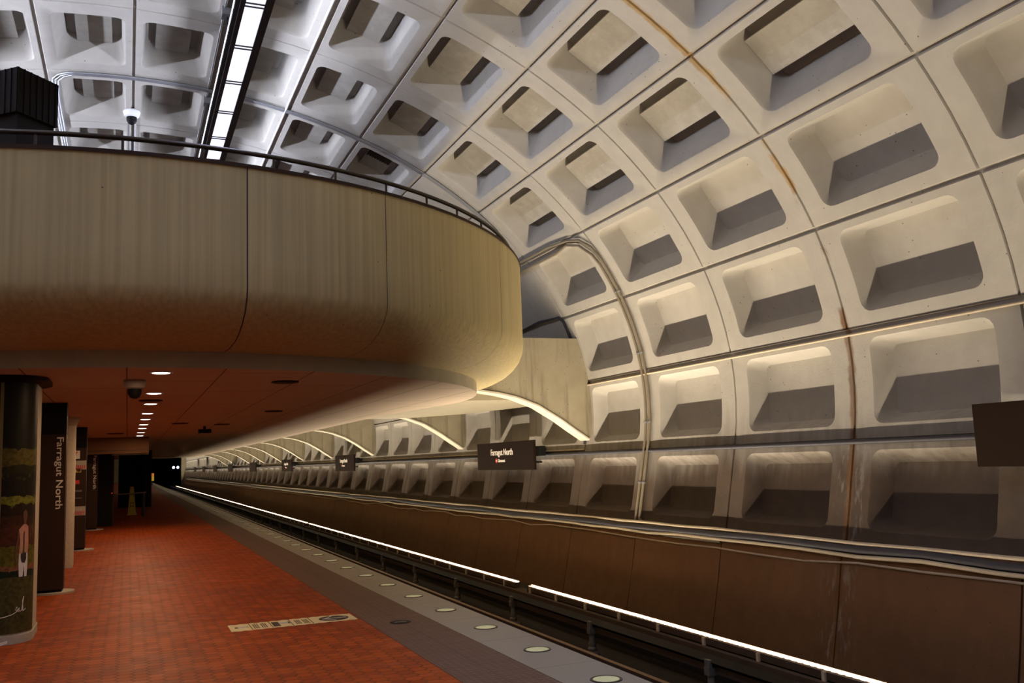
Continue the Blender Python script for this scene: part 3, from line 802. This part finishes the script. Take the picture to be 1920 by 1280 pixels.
# ------------------------------------------------------------------ lights set in the platform edge
pl0 = None
for i in range(98):
    y = 6.07 + 1.2085 * i
    lab = 'round pale light set in the granite platform edge, %s from the front' % ordn(i + 1)
    if pl0 is None:
        pl0 = root('platform_light', 3.19, y, -1.6, lab, 'light', 'round lights along the platform edge')
        mb = MB(); mb.lathe((3.19, y, -1.6), [(.118, .0), (.116, .005), (.10, .006), (.096, .001)], 28); mb.build('rim', M['blackmetal'], pl0, 40)
        mb = MB(); mb.lathe((3.19, y, -1.6), [(.097, .0), (.096, .004), (.06, .007), (.01, .008)], 28); mb.build('lens', M['lens'], pl0, 60)
    else:
        c = copy_tree(pl0); c.location.y = y; c['label'] = lab

# ------------------------------------------------------------------ lettering
def text_mesh(txt, size, ext=.004):
    cu = D.curves.new('txt', 'FONT'); cu.body = txt; cu.size = size; cu.extrude = ext; cu.offset = .011; cu.align_x = 'LEFT'
    ob = D.objects.new('txt', cu); COL.objects.link(ob)
    dg = bpy.context.evaluated_depsgraph_get(); dg.update()
    me = D.meshes.new_from_object(ob.evaluated_get(dg))
    vs = [v.co.copy() for v in me.vertices]; fs = [tuple(p.vertices) for p in me.polygons]
    D.objects.remove(ob); D.curves.remove(cu); D.meshes.remove(me)
    return vs, fs
def lettering(txt, height, width, origin, ux, uy, mat, parent, name='lettering', label=None):
    """caps of the given height, run fitted to width; ux, uy: unit vectors of the writing plane; origin = left end of base line"""
    vs, fs = text_mesh(txt, 1.0)
    xs = [v.x for v in vs]; x0, x1 = min(xs), max(xs); cap = .70
    ux, uy, o = Vector(ux), Vector(uy), Vector(origin); uz = ux.cross(uy)
    mb = MB(); mb.add([o + ux * ((v.x - x0) / (x1 - x0) * width) + uy * (v.y / cap * height) + uz * v.z for v in vs], fs)
    ob = mb.build(name, mat, parent)
    if label: ob['label'] = label
    return ob

# ------------------------------------------------------------------ wall signs
def wall_sign(yl, yr, label, text=True):
    """yl: far end, yr: near end"""
    x = 8.30; z0, z1 = -.277, .38; yl *= 1.0247; yr *= 1.0247; yc = (yl + yr) / 2
    s = root('station_sign', x, yc, z0, label, 'sign', 'station name signs along the right wall')
    mb = MB(); mb.box(x - .03, x + .03, yr, yl, z0, z1); mb.build('sign_panel', M['sign'], s)
    mb = MB()
    for y in (yl - .5, yr + .25): mb.box(x + .03, 8.66, y - .06, y + .06, .08, .22)
    mb.box(x + .03, x + .16, yr - .22, yl - .3, .02, .24); mb.build('mounting_arm', M['black'], s)
    mb = MB(); mb.box(x + .03, x + .10, yr - .16, yr + .2, -.13, -.09); mb.build('lower_arm', M['black'], s)
    if text:
        lettering('Farragut North', .148, 1.39, (x - .032, yl - .95, .077), (0, -1, 0), (0, 0, 1), M['white'], s, 'station_name')
        mb = MB(); cy = yl - 1.31; n = 20
        mb.ring([[(x - .033, cy + .057 * math.cos(q * 2 * math.pi / n), -.055 + .057 * math.sin(q * 2 * math.pi / n)) for q in range(n)], [(x - .036, cy + .057 * math.cos(q * 2 * math.pi / n), -.055 + .057 * math.sin(q * 2 * math.pi / n)) for q in range(n)]])
        mb.build('line_dot', M['red'], s)
        lettering('RD', .035, .055, (x - .037, cy + .028, -.073), (0, -1, 0), (0, 0, 1), M['white'], s, 'line_letters')
        lettering('Glenmont', .075, .46, (x - .032, cy - .085, -.09), (0, -1, 0), (0, 0, 1), M['white'], s, 'direction_name')
wall_sign(21.65, 18.2, 'brown Farragut North wall sign just beyond the first bracket')
wall_sign(6.95, 3.5, 'dark brown wall sign cut by the right picture edge', True)
for i, yl in enumerate((38.8, 53.5, 68.5, 84.0, 99.0, 114.0, 129.0)):
    wall_sign(yl, yl - 3.45, 'brown wall sign far along the right wall, %s beyond the large readable one' % ordn(i + 1), i < 2)

# ------------------------------------------------------------------ pylons and columns at the left
def pylon(x0, x1, y, kind, label):
    xc = (x0 + x1) / 2
    p = root('sign_pylon', xc, y, -1.6, label, 'sign', 'sign pylons along the platform')
    d = .30
    mb = MB(); n = 28
    mb.ring([[(xc + .05 + .26 * math.cos(q * 2 * math.pi / n), y + d / 2 + .26 * math.sin(q * 2 * math.pi / n), z) for q in range(n)] for z in (-1.6, -1.575)]); mb.build('base_plate', M['plate'], p)
    mb = MB(); mb.box(x0 + .02, x1 - .02, y + .03, y + d - .02, -1.575, -1.54); mb.build('plinth', M['black'], p)
    mb = MB(); mb.box(x0, x1, y, y + d, -1.54, .56); mb.build('pylon_body', M['bronze'], p)
    mb = MB(); mb.box(x0, x1, y - .001, y + d, .56, 1.03 if y < 18 else .99); setp(mb.build('pylon_head', M['black'], p), 'black lamp box on top')
    if kind == 'name':
        lettering('Farragut North', .085, .98 if y < 20 else .95, (x1 - .115, y - .004, .52), (0, 0, -1), (1, 0, 0), M['white'], p, 'station_name')
    else:
        for z0 in (.22, -.74):
            b = MB(); b.box(x0, x1, y - .006, y, z0 - .02, z0 + .07); b.build('pale_band', M['plate'], p)
            b = MB(); q = x0 + .01
            while q < x1 - .03:
                b.add([(q, y - .009, z0 - .11), (q + .018, y - .009, z0 - .11), (q + .045, y - .009, z0 - .03), (q + .027, y - .009, z0 - .03)], [(0, 1, 2, 3)]); q += .04
            setp(b.build('red_stripes', M['red'], p), 'slanting red stripes')
            b = MB(); b.box(x0, x1, y - .005, y, z0 - .12, z0 - .02); b.build('stripe_band', M['plate'], p)
        b = MB(); b.box(x0 + .0, x0 + .14, y - .005, y, .33, .50); b.build('route_panel', M['white'], p)
        b = MB(); b.tube([(x0 + .03, y - .008, .36), (x0 + .06, y - .008, .40), (x0 + .06, y - .008, .44), (x0 + .09, y - .008, .48)], .012, 6); b.build('route_line', M['red'], p)
        b = MB(); b.box(x0, x0 + .17, y - .005, y, .04, .13); b.build('yellow_label', M['yellow'], p)
        b = MB(); n = 18; b.ring([[(x0 + .125 + .036 * math.cos(q * 2 * math.pi / n), yy, .085 + .036 * math.sin(q * 2 * math.pi / n)) for q in range(n)] for yy in (y - .005, y - .008)]); b.build('black_dot', M['ink'], p)
        b = MB(); b.box(x0, x0 + .14, y - .005, y, -.20, -.12); b.build('small_panel', M['red'], p)
        b = MB()
        for z0 in (-.34, -.36, -.50): b.box(x0 + .05, x0 + .19, y - .004, y, z0, z0 + .006)
        b.build('fine_print', M['greyprint'], p)
pylon(-1.135, -.79, 14.2, 'name', 'nearest dark bronze pylon with Farragut North in vertical letters')
pylon(-1.08, -.81, 21.7, 'map', 'dark pylon with two red striped bands behind the round column')
pylon(-1.06, -.79, 29.2, 'name', 'farthest and smallest pylon with Farragut North in vertical letters')
# round concrete column
c = root('concrete_column', -.95, 18.0, -1.6, 'plain pale concrete column standing between the first two pylons', 'column')
mb = MB(); mb.lathe((-.99, 18.0, -1.6), [(.135, 0), (.145, .06), (.145, .2), (.145, 2.6)], 28); mb.build('shaft', M['column'], c, 40)
mb = MB(); mb.lathe((-.99, 18.0, -1.6), [(.15, 2.45), (.17, 2.5), (.21, 2.59), (.21, 2.6)], 28); mb.build('collar', M['lip'], c, 40)

# advertising column at the left picture edge
ad = root('advertising_column', -1.35, 10.8, -1.6, 'rounded advertising column wrapped in a garden poster at the left picture edge', 'column')
X0, X1, YA, YB, R = -1.95, -.86, 10.28, 11.3, .26
def rpoly(g=0.0, n=8):
    x0, x1, y0, y1, r = X0 - g, X1 + g, YA - g, YB + g, R + g
    out = []
    for cx_, cy_, a0 in ((x1 - r, y1 - r, 0), (x0 + r, y1 - r, 90), (x0 + r, y0 + r, 180), (x1 - r, y0 + r, 270)):
        for i in range(n + 1):
            a = math.radians(a0 + 90 * i / n); out.append((cx_ + r * math.cos(a), cy_ + r * math.sin(a)))
    return out
mb = MB(); mb.prism(rpoly(), -1.6, 1.0); mb.build('column_core', M['column'], ad, 40)
mb = MB(); pf = rpoly(.05); mb.ring([[(x, y, z) for x, y in rpoly(g)] for g, z in ((0, .93), (.10, .955), (.10, .995))]); setp(mb.build('column_collar', M['bronze_dark'], ad, 30), 'dark collar at the ceiling')
mb = MB(); mb.prism(rpoly(.012), -1.6, -1.52); mb.build('column_foot', M['plate'], ad, 30)
n = N('garden_poster'); x, y, z = n.sep(n.tc.outputs['Object'])
n1 = n.noise(9, 4); n2 = n.noise(28, 3); n3 = n.noise(3, 3)
zz = n.math('ADD', z, n.math('MULTIPLY', n.math('SUBTRACT', n1, .5), .10))
cr = n.t.nodes.new('ShaderNodeValToRGB'); cr.color_ramp.interpolation = 'CONSTANT'
n.link(n.math('DIVIDE', zz, 2.6), cr.inputs[0])
bands = [(0.0, (.070, .062, .020)), (.625 / 2.6, (.012, .022, .010)), (.69 / 2.6, (.22, .09, .045)), (.735 / 2.6, (.12, .10, .015)), (.93 / 2.6, (.075, .022, .010)), (1.10 / 2.6, (.05, .018, .008)),
         (1.20 / 2.6, (.022, .012, .006)), (1.325 / 2.6, (.15, .15, .02)), (1.40 / 2.6, (.014, .010, .006)), (1.62 / 2.6, (.020, .018, .006)), (1.70 / 2.6, (.085, .068, .014)), (1.87 / 2.6, (.010, .009, .006))]
el = cr.color_ramp.elements
while len(el) > 1: el.remove(el[-1])
el[0].position = 0; el[0].color = bands[0][1] + (1,)
for p_, c_ in bands[1:]:
    q = el.new(p_); q.color = c_ + (1,)
c = n.mix(n.math('MULTIPLY', n.smooth(n2, .35, .7), .55), cr.outputs[0], (.006, .006, .004))
spk = n.math('MULTIPLY', n.smooth(n1, .58, .7), n.math('MULTIPLY', n.smooth(z, .95, 1.0), n.math('SUBTRACT', 1.0, n.smooth(z, 1.6, 1.7))))
c = n.mix(n.math('MULTIPLY', spk, .6), c, (.14, .16, .02))
M['poster'] = n.done(c, .45, 0, .12)
pts = rpoly(.006, 8)
seq = pts[20:36]     # from the front left corner round the front to the right side
mb = MB(); seq = [(-1.90, YA - .006)] + [(-1.5, YA - .006), (-1.155, YA - .006)] + [p for p in rpoly(.006, 8)[27:36]]
mb.ring([[(x, y, zq) for x, y in seq] for zq in (-1.50, .93)], False)
po = mb.build('poster', M['poster'], ad, 40)
mb = MB(); mb.box(-1.165, -1.135, YA - .014, YA, -1.52, .93); setp(mb.build('poster_frame', simple('olive_frame', (.13, .11, .045), .5), ad), 'olive frame strip')
# printed figure: a woman in a pink top and white trousers (flat print on the poster sheet)
def onface(a, z):
    """a: distance along the poster surface from the frame to the right"""
    xs = -1.13 + a; cxr = X1 - R
    if xs <= cxr: return (xs, YA - .009, z)
    t = (xs - cxr) / (R + .009); t = min(t, math.pi / 2)
    return (cxr + (R + .009) * math.sin(t), YA + R - (R + .009) * math.cos(t), z)
def printed(name, poly, mat, label=None, lift=0.0):
    mb = MB(); vs = [onface(a, -.97 + (z + .665) * .78) for a, z in poly]; vs = [(x, y - lift, z) for x, y, z in vs]
    mb.add(vs, [tuple(range(len(vs)))]); ob = mb.build(name, mat, po)
    if label: ob['label'] = label
SKIN = simple('printed_skin', (.10, .042, .024), .4); PINK = simple('printed_pink', (.40, .20, .15), .4, 0, .25, 30); WHT = simple('printed_white', (.55, .54, .56), .4)
printed('printed_trousers', [(.175, -.665), (.215, -.665), (.225, -.52), (.232, -.665), (.262, -.665), (.268, -.5), (.268, -.38), (.172, -.38), (.168, -.5)], WHT, 'white trousers in the poster')
printed('printed_top', [(.172, -.38), (.268, -.38), (.275, -.25), (.268, -.05), (.24, -.02), (.21, -.02), (.165, -.08), (.178, -.2)], PINK, 'pink sleeveless top in the poster')
printed('printed_arm', [(.165, -.08), (.176, -.16), (.165, -.28), (.152, -.40), (.146, -.48), (.134, -.47), (.128, -.40), (.142, -.27), (.155, -.13)], SKIN)
printed('printed_head', [(.215, -.02), (.24, -.02), (.245, .03), (.255, .09), (.245, .15), (.225, .16), (.205, .13), (.202, .07), (.212, .03)], SKIN)
printed('printed_bag', [(.19, -.38), (.25, -.37), (.252, -.45), (.235, -.50), (.205, -.49), (.192, -.44)], M['ink'], None, .001)
mb = MB(); mb.tube([onface(a, z) for a, z in ((.0, -1.34), (.06, -1.335), (.12, -1.32), (.16, -1.30), (.18, -1.27), (.165, -1.25), (.155, -1.28), (.18, -1.30), (.19, -1.26), (.195, -1.30), (.215, -1.29), (.235, -1.16), (.222, -1.2), (.23, -1.30), (.26, -1.28))], .0035, 5)
mb.build('script_line', M['white'], po)
mb = MB(); vs = [onface(a, z) for a, z in ((.02, -1.60), (.09, -1.585), (.09, -1.555), (.02, -1.57))]; mb.add([(x, y - .012, z) for x, y, z in vs], [(0, 1, 2, 3)]); mb.build('foot_label', M['white'], ad)

# ------------------------------------------------------------------ floor sticker
stk = root('floor_sticker', 1.6, 9.9, -1.6, 'long cream floor sticker with wavy edges on the red pavers', 'sticker')
xa, xb, ya, yb = .97, 2.23, 9.70, 10.11
top, bot = [], []
for i in range(61):
    t = i / 60; x = xa + (xb - xa) * t
    w = .012 * math.sin(t * 2 * math.pi * 12)
    top.append((x, yb + w)); bot.append((x, ya + w))
mb = MB(); mb.prism(bot + top[::-1], -1.6, -1.5975); mb.build('sticker_sheet', M['cream'], stk)
def fb(name, x0, x1, y0, y1, m, h=.0005, skew=0):
    b = MB(); b.box(x0, x1, y0, y1, -1.5975, -1.597 + h); return b.build(name, M[m], stk)
for x in (1.17, 1.37, 1.575, 1.775): fb('divider_line', x, x + .008, 9.71, 10.10, 'ink')
n = 30
mb = MB(); mb.ring([[(2.02 + .155 * math.cos(q * 2 * math.pi / n), 9.905 + .155 * math.sin(q * 2 * math.pi / n), z) for q in range(n)] for z in (-1.5975, -1.5968)]); mb.build('dark_disc', M['ink'], stk)
mb = MB(); mb.box(1.90, 2.15, 9.895, 9.915, -1.5969, -1.5962)
mb.add([(1.91, 9.90, -1.596), (1.93, 9.915, -1.596), (2.03, 10.03, -1.596), (2.01, 10.04, -1.596)], [(0, 1, 2, 3)])
mb.add([(1.91, 9.91, -1.596), (1.93, 9.895, -1.596), (2.03, 9.78, -1.596), (2.01, 9.77, -1.596)], [(3, 2, 1, 0)])
mb.build('arrow_mark', M['white'], stk)
fb('grey_figure', 1.05, 1.145, 9.88, 9.93, 'greyprint'); fb('figure_mark', 1.02, 1.05, 9.87, 9.94, 'ink'); fb('figure_mark', 1.145, 1.15, 9.85, 9.96, 'ink')
fb('dark_block', 1.39, 1.46, 9.76, 10.03, 'ink'); fb('grey_figure', 1.46, 1.55, 9.88, 9.96, 'greyprint', .0006); fb('figure_mark', 1.55, 1.57, 9.87, 9.98, 'ink')
rnd = random.Random(5)
for x0 in (1.20, 1.28, 1.62, 1.70):
    mb = MB()
    for q in range(3):
        y = 9.77
        while y < 10.02:
            l = rnd.uniform(.02, .045); mb.box(x0 + q * .02, x0 + q * .02 + .013, y, y + l, -1.5975, -1.5968); y += l + .012
    mb.build('text_block', M['ink'], stk)

# ------------------------------------------------------------------ dark end of the platform hall
k = root('escalator_enclosure', -2.2, 34, -1.6, 'dark escalator enclosure at the end of the red ceiling', 'enclosure')
mb = MB(); mb.box(-5, -.42, 31.0, 31.15, -1.6, .99); mb.build('front_panel', M['bronze_dark'], k)
mb = MB(); mb.box(-.42, -.38, 31.0, 31.15, -1.6, .99); mb.build('door_post', M['bronze'], k)
mb = MB(); mb.box(-.38, .66, 46.3, 46.5, -1.6, .99); mb.build('rear_panel', M['black'], k)
mb = MB(); mb.box(.66, 1.03, 45.9, 46.5, -1.6, .99); mb.build('end_pier', M['bronze_dark'], k)
mb = MB(); mb.box(-.44, -.425, 30.985, 31.0, -.62, -.60); setp(mb.build('red_button', glow('red_pilot_lamp', (1, .04, .02), 1.5), k), 'tiny red pilot lamp')
mb = MB(); mb.box(-.42, .56, 28.8, 28.9, .50, .54); setp(mb.build('header_trim', simple('pale_trim', (.25, .28, .22), .4), k), 'pale header strip')
h = root('handrail', -.2, 36.5, -1.6, 'thin metal handrail across the dark opening at the platform end', 'railing')
mb = MB(); mb.tube([(-1.05, 36.2, -.775), (.2, 36.4, -.76), (.64, 36.6, -.74)], .022, 8); mb.build('rail_tube', M['railsteel'], h, 60)
for x, y in ((.55, 36.55), (-.95, 36.2)):
    mb = MB(); mb.tube([(x, y, -1.6), (x, y, -.77)], .05, 8); mb.build('post', M['blackmetal'], h, 60)
cn = root('caution_cone', .17, 38.2, -1.6, 'tall yellow caution cone standing behind the handrail', 'cone')
mb = MB(); 
def sq(h_, w): return [(.17 - w, 38.2 - w, -1.6 + h_), (.17 + w, 38.2 - w, -1.6 + h_), (.17 + w, 38.2 + w, -1.6 + h_), (.17 - w, 38.2 + w, -1.6 + h_)]
mb.ring([sq(0, .17), sq(.04, .17), sq(.05, .145), sq(1.02, .065), sq(1.06, .05)]); mb.build('cone_body', M['yellow'], cn)
mb = MB()
for dz in (.30, .42, .72):
    for dx in (-.055, .03): mb.box(.17 + dx, .17 + dx + .03, 38.2 - .155 + dz * .08, 38.2 - .14 + dz * .08, -1.6 + dz, -1.6 + dz + .06)
mb.build('warning_print', M['ink'], cn)
# tunnel lamps and the small warning sign near the tunnel mouth
for i, x in enumerate((7.15, 7.82)):
    yy = yf + 6
    t = root('tunnel_lamp', x, yy, .55, ['left of two blue white lamps glowing inside the tunnel mouth', 'right of two blue white lamps glowing inside the tunnel mouth'][i], 'lamp', 'two lamps in the tunnel mouth')
    mb = MB(); n = 16
    mb.ring([[(x + .22 * math.cos(q * 2 * math.pi / n), yq, .55 + .22 * math.sin(q * 2 * math.pi / n)) for q in range(n)] for yq in (yy, yy + .3)]); mb.build('lamp_case', M['blackmetal'], t)
    mb = MB(); mb.ring([[(x + rr_ * math.cos(q * 2 * math.pi / n), yq, .55 + rr_ * math.sin(q * 2 * math.pi / n)) for q in range(n)] for rr_, yq in ((.2, yy), (.19, yy - .03), (.1, yy - .05))]); mb.build('lens', M['headlight'], t)
w = root('warning_sign', 2.72, 118, -1.6, 'tiny orange and yellow sign at the far end of the platform', 'sign')
mb = MB(); mb.box(2.52, 2.92, 118, 118.1, -1.1, -.55); mb.build('yellow_face', glow('yellow_sign_face', (.9, .6, .08), .25), w)
mb = MB(); mb.box(2.52, 2.92, 118, 118.1, -.55, -.2); mb.build('orange_face', M['orange_sign'], w)
mb = MB(); mb.box(2.67, 2.77, 118, 118.1, -1.6, -1.1); mb.build('post', M['blackmetal'], w)

# slatted vent grille in a coffer, drain in the dark paving
g = root('vent_grille', 0, 0, 0, 'small dark slatted vent grille inside a shaded coffer above the mezzanine railing', 'vent')
p0, p1, p2, p3 = S(4.42, 5.75, .335), S(4.42, 5.40, .335), S(4.56, 5.40, .335), S(4.56, 5.75, .335)
g.location = Vector(p0) + Vector((0, 0, EYE))
mb = MB(); mb.quad(p0, p1, p2, p3); mb.build('grille_back', M['ink'], g)
for i in range(9):
    t0, t1 = (i + .1) / 9, (i + .55) / 9
    mk = lambda t, d, e: S(4.42 + .14 * e, 5.75 - .35 * t, d)
    mb = MB(); mb.ring([[mk(t0, .332, 0), mk(t1, .332, 0), mk(t1, .315, 0), mk(t0, .315, 0)], [mk(t0, .332, 1), mk(t1, .332, 1), mk(t1, .315, 1), mk(t0, .315, 1)]]); mb.build('slat', M['bronze'], g)
dr = root('floor_drain', 2.56, 9.25, -1.5985, 'small dark worn drain patch in the brown paving strip by the sticker', 'drain')
mb = MB(); mb.lathe((2.56, 9.25, -1.5985), [(.11, 0), (.10, .004), (.02, .005)], 20); mb.build('drain_plate', M['black'], dr)
mb = MB(); mb.box(2.50, 2.62, 9.235, 9.25, -1.5945, -1.5925); mb.build('drain_slot', M['plate'], dr)
